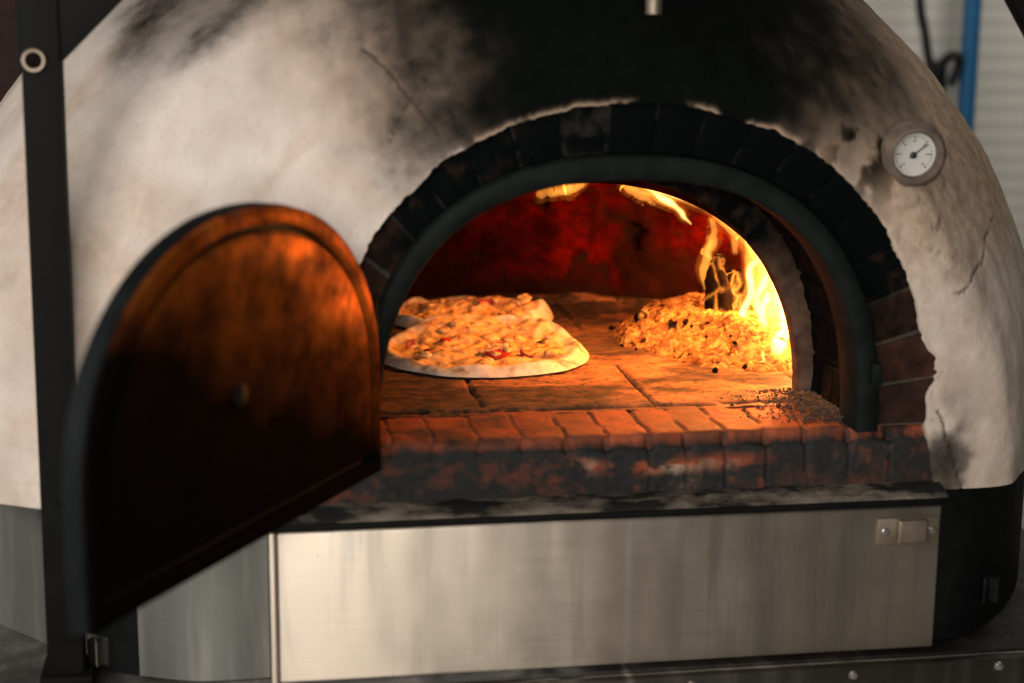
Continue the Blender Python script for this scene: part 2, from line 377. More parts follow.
# ------------------------------------------------------------------ plaster shell
def make_shell():
    NA, NS = 520, 190
    B = BRICK_OUT(NA)
    t = np.linspace(0, 1, NA)
    # ragged inner edge
    w = (fbm(np.stack([t*40, t*0, t*0], 1), 1, 4, 3)-.5)*.009 + (fbm(np.stack([t*260, t*0, t*0], 1), 1, 3, 9)-.5)*.004
    nrm = B - np.array([.01, .02]); nrm /= np.linalg.norm(nrm, axis=1)[:, None]
    edge_ok = sm(0, .05, t)*sm(0, .05, 1-t)
    B = B + nrm*(w*edge_ok)[:, None]
    chip = np.exp(-((B[:, 1]-.073)/.026)**4)*(B[:, 0] > 0)
    B[:, 0] += chip*.013*(.7+.6*fbm(np.stack([t*300, t*0, t*0], 1), 1, 3, 5))
    O = np.array([-.09, .60, -.085])
    D0 = np.stack([B[:, 0]-O[0], np.full(NA, -.60), B[:, 1]-O[2]], 1)
    D0 /= np.linalg.norm(D0, axis=1)[:, None]
    E_ = np.array([0, 1., 0])
    ang = np.arccos(D0 @ E_)
    s = np.linspace(0, 1, NS)**1.75*.985
    A = (1-s)[None, :]*ang[:, None]
    perp = D0 - (D0 @ E_)[:, None]*E_; perp /= np.linalg.norm(perp, axis=1)[:, None]
    D = np.cos(A)[..., None]*E_ + np.sin(A)[..., None]*perp[:, None, :]
    D = D.reshape(-1, 3)
    re = 1/np.sqrt(D[:, 0]**2/.852**2 + D[:, 1]**2/.85**2 + D[:, 2]**2/.81**2)
    rp = np.where(D[:, 1] < -.05, .60/np.maximum(-D[:, 1], .05), 12.)
    k = .022 + .23*sm(-.05, -.45, D[:, 0])
    h = np.clip(.5+.5*(rp-re)/k, 0, 1); r = rp*(1-h)+re*h - k*h*(1-h)
    P = O + D*r[:, None]
    si = np.tile(np.arange(NS), NA); ai = np.repeat(np.arange(NA), NS)
    # trowel marks, lumps
    lump = (fbm(P, 9, 3, 21)-.5)*.012 + (fbm(P*np.array([1, 1, .5]), 38, 4, 22)-.5)*.0045
    fade = sm(0, 6, si)
    P = P + D*(lump*(.35+.65*fade))[:, None]
    th_ = np.arctan2(P[:, 2]+.05, P[:, 0]); rd_ = np.hypot(P[:, 0], P[:, 2]+.05)
    P = P + D*((fbm(np.stack([th_*2.5, rd_*34, P[:, 1]*8], 1), 1, 4, 24)-.5)*.005*fade)[:, None]
    lowfix = P[:, 2] < -.0845
    P[lowfix, 2] = np.minimum(P[lowfix, 2], -.0845)
    # thickness lip at the brick edge: pull the first ring inwards (behind the brick face)
    P = P.reshape(NA, NS, 3)
    lip = P[:, :1].copy(); lip[:, 0, 1] = .03
    P = np.concatenate([lip, P], 1); NS += 1
    V = P.reshape(-1, 3)
    edist = np.linalg.norm(P-P[:, 1:2], axis=2).ravel()
    x, y, z = V.T
    # ---- dirt : soot plume, brown scorch, cracks, painted brace shadow
    nz = fbm(V*np.array([1, 1, .6]), 7, 5, 31); nf = fbm(V, 40, 4, 33)
    mid = .012; d = x-mid
    side = np.where(d < 0, -d/(.275+.40*(z-.46)), d/(.30+.40*(z-.46)))
    up = sm(.22, .40, z)
    th = np.arctan2(z+.05, x); rd = np.hypot(x, z+.05)
    tang = fbm(np.stack([th*2.5, rd*34, y*8], 1), 1, 5, 35)
    rise = fbm(np.stack([x*38+z*4, z*3.5, y*5], 1), 1, 4, 36)
    soot = .985*sm(1.70, .58, side + (nz-.5)*.55 + (nf-.5)*.30 + (rise-.5)*.22 + (tang-.5)*.3)*up
    bo = np.tile(np.arange(NS), NA)
    # thin pale edge where plaster meets brick stays cleaner
    edge = np.exp(-(edist/.0055)**2)
    soot *= 1 - .80*edge*sm(.38, .54, nf)
    # mottled stain left of plume, painted shadow streaks on the shoulder
    soot = np.maximum(soot, .75*sm(.56, .72, nz*.7+nf*.3 + .22*np.exp(-(((x+.24)/.05)**2+((z-.45)/.05)**2)))*sm(-.36, -.25, x)*sm(-.1, -.2, x)*sm(.33, .42, z))
    soot = np.maximum(soot, .85*sm(.55, .68, nf*.55+nz*.45)*np.exp(-(((x-.30)/.06)**2+((z-.36)/.07)**2))*1.2)
    def shadow_streak(x0, z0, x1, z1, w0, w1, a):
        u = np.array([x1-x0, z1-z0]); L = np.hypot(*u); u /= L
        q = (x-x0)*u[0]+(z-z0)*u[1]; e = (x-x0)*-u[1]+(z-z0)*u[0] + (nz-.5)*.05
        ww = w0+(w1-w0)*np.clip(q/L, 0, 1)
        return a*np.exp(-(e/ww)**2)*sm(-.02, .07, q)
    st = shadow_streak(-.615, .43, -.47, .60, .014, .045, .80)  # shadow of the brace, painted into the soot channel
    st = np.maximum(st, shadow_streak(-.54, .43, -.36, .60, .01, .032, .62))
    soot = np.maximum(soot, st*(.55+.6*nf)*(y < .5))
    # burnt foot at the right end of the sill
    soot = np.maximum(soot, sm(.40, .62, nf*.5+nz*.5 + .32*np.exp(-(((x-.425)/.028)**2+((z+.05)/.04)**2)) - .12)*np.exp(-(((x-.425)/.045)**2+((z+.045)/.07)**2))*.78)
    soot = np.maximum(soot, sm(.985, 1., bo == 0)*.9)
    halo = sm(1.9, 1.05, side + (nz-.5)*.9)*sm(.28, .42, z)
    brown = np.clip(sm(.16, .40, x)*(.38+.57*sm(.13, .30, z)) + .8*halo + .55*sm(.5, .7, nz)*sm(-.3, -.1, x)*sm(.25, .4, z), 0, 1)
    brown = np.maximum(brown, .42*sm(.50, .72, tang*.75+nz*.25))
    brown = np.maximum(brown, .55*sm(.50, .70, fbm(V, 4.5, 5, 37)))
    brown *= .75+.5*(nf-.3)
    brown *= 1-.40*sm(.22, .02, z)*sm(.3, .42, x)
    brown = np.maximum(brown, .5*sm(.05, .0, np.abs(z+.07))*sm(.45, .65, nf))
    brown = np.maximum(brown, .75*np.exp(-(((x+.26)/.09)**2+((z-.43)/.10)**2))*sm(.40, .6, nz))
    crack = np.zeros(len(V))
    def crackline(pts, wd):
        nonlocal crack
        pts = np.array(pts)
        wob = (fbm(V, 45, 3, 41)-.5)*.007
        for a, b in zip(pts, pts[1:]):
            ab = b-a; q = np.clip(((x-a[0])*ab[0]+(z-a[1])*ab[1])/(ab@ab), 0, 1)
            dd = np.hypot(x-a[0]-q*ab[0]+wob, z-a[1]-q*ab[1]+wob*.6)
            crack = np.maximum(crack, sm(wd, wd*.35, dd)*(y < .2))
    crackline([(-.31, .47), (-.279, .442), (-.258, .414), (-.237, .388), (-.225, .373)], .0024); crackline([(-.258, .414), (-.275, .385), (-.285, .36)], .0014)
    crackline([(.425, .172), (.438, .173), (.459, .194), (.484, .202), (.497, .226), (.53, .25)], .0024)
    crackline([(.412, .02), (.43, -.03), (.45, -.085)], .002)
    # pitted patch under and round the thermometer
    pit = sm(.60, .70, fbm(V, 75, 3, 51))*np.exp(-(((x-.40)/.05)**2+((z-.28)/.09)**2))*.8
    crack = np.maximum(crack, pit*.8)
    V[:, 1] += crack*.003*(y < .1)
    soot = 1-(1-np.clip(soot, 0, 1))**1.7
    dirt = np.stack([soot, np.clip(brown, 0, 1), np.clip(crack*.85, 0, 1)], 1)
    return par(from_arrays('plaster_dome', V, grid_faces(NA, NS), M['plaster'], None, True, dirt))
make_shell()

# ------------------------------------------------------------------ brick arch round the mouth
def arch_bricks(inner, outer, n, y0, y1, mat, name, sootf, gap=.004, tonef=None):
    """voussoirs as separate bevelled wedges joined in one mesh, mortar behind"""
    mb = MB(); N = n*12+1
    I, Oo = inner(N), outer(N)
    for b in range(n):
        i0, i1 = b*12, (b+1)*12
        g = gap/2
        def pt(P, i, q):
            a = np.array(P[i]); return a
        a0, a1 = I[i0].copy(), I[i1].copy(); c0, c1 = Oo[i0].copy(), Oo[i1].copy()
        ua = (a1-a0)/np.linalg.norm(a1-a0); uc = (c1-c0)/np.linalg.norm(c1-c0)
        jit = RNG.uniform(-.0012, .0012, 4)
        a0 += ua*(g+jit[0]); a1 -= ua*(g+jit[1]); c0 += uc*(g+jit[2]); c1 -= uc*(g+jit[3])
        yy = y0 + RNG.uniform(-.0025, .0025); tilt = RNG.uniform(-.002, .002)
        mc = (a0+a1+c0+c1)/4
        tone = RNG.uniform(0, 1); so = sootf(mc)
        if tonef: tone = tonef(mc, tone)
        mb.d = (tone, so, 0)
        pr = [(a0, yy), (c0, yy+tilt), (c1, yy+tilt), (a1, yy)]
        fr = [mb.bm.verts.new((p[0], q, p[1])) for p, q in pr]; bk = [mb.bm.verts.new((p[0], y1, p[1])) for p, q in pr]
        fs = [mb.bm.faces.new(fr), mb.bm.faces.new(bk[::-1])]
        for k in range(4): fs.append(mb.bm.faces.new((fr[k], bk[k], bk[(k+1) % 4], fr[(k+1) % 4])))
        es = list({e for f in fs for e in f.edges})
        r = bmesh.ops.bevel(mb.bm, geom=es, offset=.0018, segments=2, affect='EDGES', profile=.55)
        mb._new({v for v in r['verts']} | {v for v in fr+bk if v.is_valid})
    # mortar band, a little behind the brick faces
    mb.d = (.5, .0, 1)
    ys = y0+.0022
    NN = N
    rows = []
    for i in range(NN):
        so = sootf((I[i]+Oo[i])/2); mb.d = (.5, min(1., so*.9), 1)
        row = [mb.bm.verts.new((I[i][0], ys, I[i][1])), mb.bm.verts.new((Oo[i][0], ys, Oo[i][1])),
               mb.bm.verts.new((Oo[i][0], y1-.004, Oo[i][1])), mb.bm.verts.new((I[i][0], y1-.004, I[i][1]))]
        mb._new(row); rows.append(row)
    for a, b in zip(rows, rows[1:]):
        for k in range(4): mb.bm.faces.new((a[k], a[(k+1) % 4], b[(k+1) % 4], b[k]))
    return mb
ARC_IN = lambda n: sup_arch(n, .004, .0, .329, .350, 2.4)
ARC_OUT = lambda n: sup_arch(n, .012, .0, .404, .424, 2.2)
def soot_arch(p):
    x, z = p
    s = sm(.02, .33, z)*1.15
    return float(np.clip(s*(.86 if x < 0 else 1) + (.06 if x < 0 else .32), 0, 1.2))
mb = arch_bricks(ARC_IN, ARC_OUT, 21, .010, .11, M['arch'], 'brick_arch', soot_arch)
par(mb.build('brick_arch', M['arch']))

# ------------------------------------------------------------------ iron ring in the mouth
def make_ring():
    N = 160; I, Oo = RING_IN(N), RING_OUT(N)
    y0, y1, bv = -.010, .055, .003
    V = []
    for i in range(N):
        a, c = I[i], Oo[i]; u = (c-a)/np.linalg.norm(c-a)
        for p, y in ((a, y0+bv), (a+u*bv, y0), (c-u*bv, y0), (c, y0+bv), (c, y1), (a, y1)):
            V.append((p[0], y, p[1]))
    F = []
    for i in range(N-1):
        for k in range(6): F.append((i*6+k, i*6+(k+1) % 6, (i+1)*6+(k+1) % 6, (i+1)*6+k))
    F += [tuple(range(6))[::-1], tuple((N-1)*6+k for k in range(6))]
    o = from_arrays('mouth_ring', V, F, M['ring'], None, True)
    o.data.set_sharp_from_angle(angle=R(50)); return par(o)
ring = make_ring()
mb = MB(); mb.box((.320, -.016, .074), (.014, .014, .03), bev=.003); par(mb.build('door_catch', M['ring']))

# ------------------------------------------------------------------ brick passage behind the ring
def tunnel():
    N = 241; A = sup_arch(N, .002, .0, .308, .326, 2.5, -.004)
    YS = [.045, .075, .078, .115, .118, .155, .158, .19]
    mort = [0, 0, 1, 0, 1, 0, 1, 0]
    ny = 60; ys = np.linspace(.045, .195, ny)
    V = []; dirt = []
    per = np.r_[0, np.cumsum(np.hypot(*np.diff(A, axis=0).T))]
    for i in range(N):
        nx = -(A[i][0]-.01); nzv = -(A[i][1]-.1); L = math.hypot(nx, nzv)+1e-6
        for j, y in enumerate(ys):
            course = int(per[i]/.058); row = (per[i] % .058)
            off = .075*(course % 2)*.5
            m_ = 1. if (row < .006 or ((y+off) % .075) < .006) else 0.
            dep = -m_*.004
            V.append((A[i][0]-nx/L*-dep*-1*0 + nx/L*dep, y, A[i][1]+nzv/L*dep))
            tone = _hash(course, int((y+off)/.075), 3, 5); s_ = 1.6 - .5*float(sm(.06, .0, A[i][1]))
            dirt.append((float(tone), float(min(1, s_)), m_*.5))
    V = np.array(V); V += ((fbm(V, 60, 3, 3)-.5)*.006)[:, None]*np.array([1, 0, 1])
    return par(from_arrays('mouth_passage', V, grid_faces(N, ny), M['tunnel'], None, False, np.array(dirt)))
tunnel()
# inner arch: a rendered lip that narrows the passage
def lip():
    N = 260; I = sup_arch(N, .003, .0, .289, .299, 2.1, -.003); Oo = sup_arch(N, .002, .0, .330, .345, 2.4, -.003)
    prof = [(0, .218), (0, .198), (.05, .193), (.14, .190), (.4, .190), (1, .190), (1, .222)]
    V = np.array([(I[i][0]+(Oo[i][0]-I[i][0])*q, y, I[i][1]+(Oo[i][1]-I[i][1])*q) for i in range(N) for q, y in prof])
    nn = fbm(V, 45, 4, 131)-.5; V[:, 1] += nn*.008; V[:, 0] += nn*.004
    so = np.clip(.25+.8*sm(.12, .27, V[:, 2])+nn*.5, 0, 1)
    return par(from_arrays('inner_arch', V, grid_faces(N, len(prof)), M['lip'], None, True, np.stack([nn*0+.6, so, nn*0], 1)))
lip()

# ------------------------------------------------------------------ cooking chamber
def chamber():
    NA, NS = 220, 120
    B = sup_arch(NA, .003, .0, .322, .325, 2.15)
    O = np.array([0, .56, 0.])
    D0 = np.stack([B[:, 0], np.full(NA,   .215-.56), B[:, 1]], 1); D0 /= np.linalg.norm(D0, axis=1)[:, None]
    E_ = np.array([0, 1., 0]); ang = np.arccos(D0 @ E_)
    s = np.linspace(0, 1, NS)*.992; Aa = (1-s)[None]*ang[:, None]
    perp = D0-(D0 @ E_)[:, None]*E_; perp /= np.linalg.norm(perp, axis=1)[:, None]
    D = (np.cos(Aa)[..., None]*E_+np.sin(Aa)[..., None]*perp[:, None]).reshape(-1, 3)
    n = 2.15
    re = (np.abs(D[:, 0]/.50)**n+np.abs(D[:, 1]/.40)**n+np.abs(D[:, 2]/.41)**n)**(-1/n)
    rp = np.where(D[:, 1] < -.02, .345/np.maximum(-D[:, 1], .02), 9)
    r = np.minimum(re, rp)
    V = O+D*r[:, None]
    # coursed brick relief
    hgt = V[:, 2]; course = np.floor(hgt/.062); az = np.arctan2(V[:, 0], V[:, 1]-.56)+course*.11
    m = np.maximum(sm(.007, .003, hgt % .062), sm(.02, .008, az % .22))
    lum = (fbm(V, 7, 4, 61)-.5)*.075 + (fbm(V, 30, 4, 62)-.5)*.016
    m *= .8*sm(.42, .58, fbm(V, 9, 3, 66))
    hole = sm(.69, .76, fbm(V*np.array([1, 1, 1.8]), 13, 3, 67))
    V = V + D*((lum+m*.004+hole*.02)*np.tile(sm(.0, .16, s), NA))[:, None]
    V[:, 2] = np.maximum(V[:, 2], -.004)
    V[:, 1] = np.maximum(V[:, 1], .212)
    so = np.maximum(sm(.42, .62, fbm(V, 6, 5, 63))*.8, .90*sm(.16, -.24, V[:, 0]+(fbm(V, 9, 4, 64)-.5)*.55))  # left-side shade painted into the soot channel, beside real sooty patches
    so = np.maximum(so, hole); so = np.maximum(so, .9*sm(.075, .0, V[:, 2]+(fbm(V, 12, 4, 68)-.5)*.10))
    dirt = np.stack([so*0, so, m*.5], 1)
    return par(from_arrays('vault', V, grid_faces(NA, NS), M['chamber'], None, True, dirt))
chamber()

# ------------------------------------------------------------------ hearth floor (tiles)
def hearth():
    nx, ny = 300, 260
    X = np.linspace(-.52, .52, nx); Y = np.linspace(.130, 1.10, ny)**1.0
    g = np.stack(np.meshgrid(X, Y, indexing='ij'), -1).reshape(-1, 2)
    V = np.c_[g, np.zeros(len(g))]
    x, y = g.T
    ty = (y-.152)/.252; row = np.floor(ty); offx = np.where(row % 2 == 0, -.148, -.148+.118)
    tx = (x-offx)/.232; wob = (fbm(V, 25, 3, 71)-.5)*.006
    dx = np.abs((tx-np.round(tx))*.232+wob); dy = np.abs((ty-np.round(ty))*.252+wob)
    wgy = np.where(np.round(ty) == 0, .0125, .0035)
    groove = np.maximum(sm(.0045, .0015, dx)*(row > -1), sm(wgy, wgy*.4, dy))*sm(.28, .42, fbm(V, 55, 3, 75))
    tone = _hash(np.floor(tx).astype(np.int64), row.astype(np.int64), np.zeros(len(x), np.int64), 8)
    V[:, 2] = sm(.72, .95, y)*(fbm(V, 24, 4, 77)-.55)*.016 - groove*.006 + (fbm(V, 14, 4, 72)-.5)*.005 + (fbm(V, 70, 3, 73)-.5)*.0022
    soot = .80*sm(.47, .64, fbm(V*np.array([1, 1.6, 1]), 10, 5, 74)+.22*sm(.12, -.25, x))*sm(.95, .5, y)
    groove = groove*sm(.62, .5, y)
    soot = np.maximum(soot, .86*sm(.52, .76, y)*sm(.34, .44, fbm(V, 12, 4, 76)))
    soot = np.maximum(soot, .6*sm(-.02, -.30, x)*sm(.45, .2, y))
    return par(from_arrays('hearth_floor', V, grid_faces(nx, ny), M['hearth'], None, True, np.stack([tone, soot, groove], 1)))
hearth()

# ------------------------------------------------------------------ sill: worn bricks on edge with rounded noses
def sill():
    ny = 60; prof = []                                      # back of the top to the bottom of the face
    r = .018
    for q in np.linspace(0, 1, 22): prof.append((.142 - q*(.142-.006-r), -.001))
    for a in np.linspace(0, 90, 14)[1:]: prof.append((.006+r-r*math.sin(R(a)), -.001-r+r*math.cos(R(a))))
    for q in np.linspace(0, 1, 26)[1:]: prof.append((.006, -.001-r-q*(.0745-r)))
    prof = np.array(prof); nv = len(prof)
    nx = 520; X = np.linspace(-.392, .412, nx)
    P = np.zeros((nx, nv, 3)); P[..., 0] = X[:, None]; P[..., 1] = prof[:, 0]; P[..., 2] = prof[:, 1]
    V = P.reshape(-1, 3); x, y, z = V.T.copy()
    pj = np.tile(np.arange(nv), nx)
    jn = np.array([-.392, -.335, -.283, -.232, -.176, -.121, -.066, -.014, .040, .088, .138, .192, .243, .300, .355, .412])
    wob = (fbm(V*np.array([0, 1, 1]), 22, 3, 81)-.5)*.007
    di = np.abs((x+wob)[:, None]-jn[None, :]); j = di.min(1); bi = np.searchsorted(jn, x+wob)
    mort = sm(.0042, .0016, j)
    left = sm(.02, -.06, x + (fbm(V, 18, 3, 87)-.5)*.12)     # left half of the face is buttered over
    front = sm(-.012, -.024, z)
    mort_v = mort*(1-left*front*.95)*(1-.55*front)*(1-.6*sm(-.05, -.12, x))*sm(.30, .46, fbm(V, 45, 3, 89))
    nose = np.exp(-((pj-29)/6.)**2)*(.45+.55*sm(-.12, .0, x))
    wear = nose*(.006*sm(.010, .0, j)+.006*(fbm(V, 30, 3, 82)))
    # each worn nose slopes back on one side
    lo = jn[np.clip(bi-1, 0, len(jn)-1)]; fr = np.clip((x+wob-lo)/.054, 0, 1)
    wear += nose*.008*fr**2*sm(-.2, 0, x)
    big = (fbm(V, 16, 4, 83)-.5)*.012 + (fbm(V, 55, 4, 84)-.5)*.006
    V[:, 1] += wear*.9 + mort_v*.004*front + big*.5*front
    V[:, 2] -= wear*.8*(1-front) + mort_v*.003*(1-front) - big*.35*(1-front)
    tone = .25+.75*_hash(bi.astype(np.int64), bi*0, bi*0, 4)
    n1 = fbm(V*np.array([.6, 1, 1.4]), 22, 5, 85); n2 = fbm(V, 60, 3, 86)
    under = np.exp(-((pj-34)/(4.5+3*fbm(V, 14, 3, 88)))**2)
    soot = under*1.1*sm(.22, .42, n1+.10)  # shadow beneath the rounded nose, painted into the soot mask
    # sooty left half and right end, cleaner pinkish middle
    midc = np.exp(-(((x-.045)/.13)**4)); zc = sm(-.060, -.035, z)
    soot = np.maximum(soot, front*(1.06-1.02*midc*zc*sm(.34, .48, n1) - .25*sm(.5, .7, n2)))
    soot = np.maximum(soot, front*midc*sm(.60, .68, n1)*1.0)
    soot = np.maximum(soot, (1-front)*(.65*sm(.0, -.22, x)*sm(.36, .56, n1) + .9*sm(.24, .34, x)*sm(.30, .5, n2)))
    soot = np.clip(soot, 0, 1)*(1-.10*front*sm(-.05, -.068, z)*(x > .2))
    tone = np.where(front > .5, tone*.5+.75*midc*sm(.38, .52, fbm(V*np.array([.6, 1, 1.5]), 26, 4, 90)), tone*.8)
    return par(from_arrays('brick_sill', V, grid_faces(nx, nv), M['sill'], None, True, np.stack([np.clip(tone, 0, 1), soot, mort_v], 1)))
sill()

# ash grit lying on the sill by the right jamb
def grit():
    mb = MB()
    for i in range(1500):
        a = abs(random.gauss(0, .05)); b = random.random()
        x = .312-abs(random.gauss(0, .045)); y = .04+random.random()*.17
        if x < .17: continue
        s = random.uniform(.0005, .0016) if random.random() < .94 else random.uniform(.002, .0034)
        r = bmesh.ops.create_icosphere(mb.bm, subdivisions=1, radius=s)
        hh = .001 + max(0, .0045*(1-(.312-x)/.075))
        for v in r['verts']:
            v.co = Vector((v.co.x*random.uniform(.7, 1.5), v.co.y*random.uniform(.7, 1.5), v.co.z*.8)) + Vector((x, y, hh))
    o = mb.build('ash_grit', M['gritmat'], None, False)
    return tag(o, 'loose grey ash grit swept against the right jamb of the mouth', 'ash', kind='stuff')
M['gritmat'] = mat_simple('grey_grit', (.085, .06, .045), .95, 0, .7, 130)
def gritbase():
    nx, ny = 50, 60
    X = np.linspace(.225, .318, nx); Y = np.linspace(.03, .215, ny)
    g = np.stack(np.meshgrid(X, Y, indexing='ij'), -1).reshape(-1, 2); V = np.c_[g, np.zeros(len(g))]
    q = sm(.235, .318, g[:, 0]+(fbm(V, 20, 3, 5)-.5)*.06)*sm(.03, .05, g[:, 1])
    V[:, 2] = -.008 + q*.0125 + (fbm(V, 90, 3, 6)-.5)*.006
    return V, grid_faces(nx, ny)

# ------------------------------------------------------------------ ledge under the sill
def ledge():
    nx = 360; X = np.linspace(-.432, .418, nx)
    prof = [(.012, -.074), (.002, -.0745), (-.010, -.0765), (-.022, -.079), (-.0315, -.0815), (-.034, -.084), (-.034, -.0885), (-.03, -.0900), (0.01, -.0905)]
    V = np.array([(x, p[0], p[1]) for x in X for p in prof]); n = fbm(V, 40, 4, 91); pj = np.tile(np.arange(len(prof)), nx)
    sel = (pj > 0) & (pj < 4); V[sel, 2] += (n[sel]-.4)*.010
    return par(from_arrays('mortar_ledge', V, grid_faces(nx, len(prof)), M['ledge'], None, True))
ledge()
mb = MB(); mb.box((-.006, -.0350, -.0890), (.852, .006, .0085), bev=.002); par(mb.build('ledge_strip', M['black']))

# ------------------------------------------------------------------ stainless front panel
mb = MB()
mb.box((-.007, -.022, -.1905), (.836, .022, .190), bev=.004, seg=3)
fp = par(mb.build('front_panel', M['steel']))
mb = MB(); mb.box((-.4295, -.0225, -.1905), (.009, .026, .192), bev=.003)
s_ = mb.build('panel_edge', M['steel'], fp)
mb = MB()
mb.box((.3665, -.0352, -.1255), (.080, .0035, .034), bev=.0015)
mb.box((.3690, -.0415, -.1245), (.040, .011, .032), bev=.004, seg=3)
lt = mb.build('latch', M['brass'], fp)
for dx in (-.031, .031):
    mb = MB(); mb.lathe([(.0055, 0), (.0055, .0015), (.004, .003), (0, .0034)], (.3665+dx, -.0369, -.1255), 'Y', 14)
    # profile grows along -y after the rotation
    mb.build('latch_screw', M['screw'], fp)

# ------------------------------------------------------------------ steel skirt (drum under the dome)
def plan_plate(pts, mat, name='base_skirt', z0=-.2905, z1=-.0865, th=.004):
    P = spl(np.array(pts), 8*len(pts)) if len(pts) > 2 else np.array(pts, float)
    V = []
    for k, p in enumerate(P):
        d = P[min(k+1, len(P)-1)]-P[max(k-1, 0)]; n = np.array([-d[1], d[0]])/np.hypot(*d)
        q = p+n*th
        V += [(p[0], p[1], z0), (p[0], p[1], z1), (q[0], q[1], z1), (q[0], q[1], z0)]
    F = []
    for k in range(len(P)-1):
        for c in range(4): F.append((k*4+c, k*4+(c+1) % 4, (k+1)*4+(c+1) % 4, (k+1)*4+c))
    F += [(3, 2, 1, 0), tuple((len(P)-1)*4+c for c in range(4))]
    o = from_arrays(name, V, F, mat, None, True); o.data.set_sharp_from_angle(angle=R(30)); return par(o)
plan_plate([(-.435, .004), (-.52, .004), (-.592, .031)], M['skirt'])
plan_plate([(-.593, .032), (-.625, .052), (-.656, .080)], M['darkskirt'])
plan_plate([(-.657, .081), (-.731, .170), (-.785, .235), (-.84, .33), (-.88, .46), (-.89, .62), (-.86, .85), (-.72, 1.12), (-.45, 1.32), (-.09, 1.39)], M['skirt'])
plan_plate([(.416, .004), (.449, .004), (.490, .024), (.540, .070), (.592, .130), (.655, .235), (.70, .37), (.71, .60), (.68, .85), (.54, 1.12), (.27, 1.32), (-.088, 1.39)], M['darkskirt'])  # unlit right side: its shade is put into a near-black steel
def skirt_latch(x, y, a, z, mat):
    q = Matrix.Rotation(R(a), 3, 'Z'); n = Vector((math.sin(R(a)), -math.cos(R(a)), 0))
    p = Vector((x, y, z)); mb = MB()
    mb.box(p+n*.003, (.036, .005, .036), q, .0015)
    mb.box(p+n*.010+q@Vector((.002, 0, 0)), (.018, .016, .034), q, .003, 3)
    return par(mb.build('latch', mat))
skirt_latch(.517, .045, 43, -.238, M['ring'])
skirt_latch(-.642, .066, -42, -.268, M['rail'])

# ------------------------------------------------------------------ thermometer in the plaster
TC = Vector((.362, 0, .345))
rotT = Matrix.Rotation(R(-6), 3, 'Z') @ Matrix.Rotation(R(4), 3, 'X')
mb = MB()
prof = [(.042, .010), (.0385, -.001), (.0365, -.003), (.0345, -.0065), (.0325, -.0075), (.0298, -.0075), (.0282, -.005), (.0272, .008), (.026, .011)]
prof = [(r, -h) for r, h in prof]
vs = mb.lathe(prof, TC, 'Y', 56, rotT)
vsn = np.array([v.co[:] for v in vs]); nn = (fbm(vsn, 60, 3, 95)-.5)*.006
for v, d_ in zip(vs, nn):
    q = Vector((v.co.x-TC.x, 0, v.co.z-TC.z)); w_ = sm(.034, .042, q.length)
    v.co += q.normalized()*float(d_*w_)*1.5
bz = par(mb.build('thermometer', M['bezel']))
mb = MB(); mb.lathe([(.0276, 0), (.0276, .003), (0, .0031)], TC+rotT@Vector((0, .0105, 0)), 'Y', 48, rotT); dl = mb.build('dial', M['dial'], bz)
mb = MB()
for k in range(25):
    a = R(-135+k*11.25); L = .0045 if k % 4 == 0 else .0022
    c0 = Vector((math.sin(a), 0, math.cos(a)))*(.0235-L/2)
    mb.box(TC+rotT@(c0+Vector((0, .0070, 0))), (.0007 if k % 4 else .0012, .0006, L), rotT@Matrix.Rotation(a, 3, 'Y'))
for k in range(7):       # dark number blocks are too small to read in the photo: short dashes
    a = R(-135+k*45); c0 = Vector((math.sin(a), 0, math.cos(a)))*.0165
    mb.box(TC+rotT@(c0+Vector((0, .0070, 0))), (.0036, .0006, .0009), rotT)
mb.build('dial_marks', M['ink'], bz)
mb = MB(); a = R(52)
mb.box(TC+rotT@(Vector((math.sin(a), 0, math.cos(a)))*.0065+Vector((0, .0058, 0))), (.0014, .0008, .027), rotT@Matrix.Rotation(a, 3, 'Y'))
mb.lathe([(.0042, 0), (.0042, .0015), (.003, .0022), (0, .0023)], TC+rotT@Vector((-.001, .0062, -.001)), 'Y', 18, rotT)
mb.build('needle', M['ink'], bz)

# flue damper rod at the top of the soot
mb = MB(); mb.tube([(.020, .05, .585), (.020, -.012, .583), (.020, -.028, .572), (.020, -.031, .545), (.020, -.031, .514)], .0095, 14)
par(mb.build('damper_handle', M['brass']))

# ------------------------------------------------------------------ door, hinged on the left jamb and swung out
DA = R(121.5); HX, HY = -.311, -.030; DW, DH, DB = .568, .350, -.022
door = empty('door', (HX, HY, DB)); door.parent = oven; door.matrix_parent_inverse = Matrix.Translation(-oven.location)
door.rotation_euler = (0, 0, -DA)
# door space: x along the width from the hinge, y the inner side (+y faced into the oven when closed), z up
def door_outline(n, inset=0):
    a = DW/2-inset; top = DH-inset; zs = .115
    P = sup_arch(n, DW/2, zs, a, top-zs, 2.15, inset, (DW-inset, inset))
    return P
def slab(n, inset, y0, y1, bev, mat, name, parent):
    P = door_outline(n, inset); Q = door_outline(n, inset+bev)
    V = [(p[0], y0, p[1]) for p in P]+[(p[0], y1-bev, p[1]) for p in P]+[(q[0], y1, q[1]) for q in Q]
    F = []
    for o_ in (0, n):
        for i in range(n): F.append((o_+i, o_+(i+1) % n, o_+n+(i+1) % n, o_+n+i))
    F += [tuple(range(n))[::-1], tuple(range(2*n, 3*n))]
    o = from_arrays(name, V, F, mat, parent, True); o.data.set_sharp_from_angle(angle=R(40)); return o
slab(120, 0, -.014, .006, .003, M['dooredge'], 'door_plate', door)
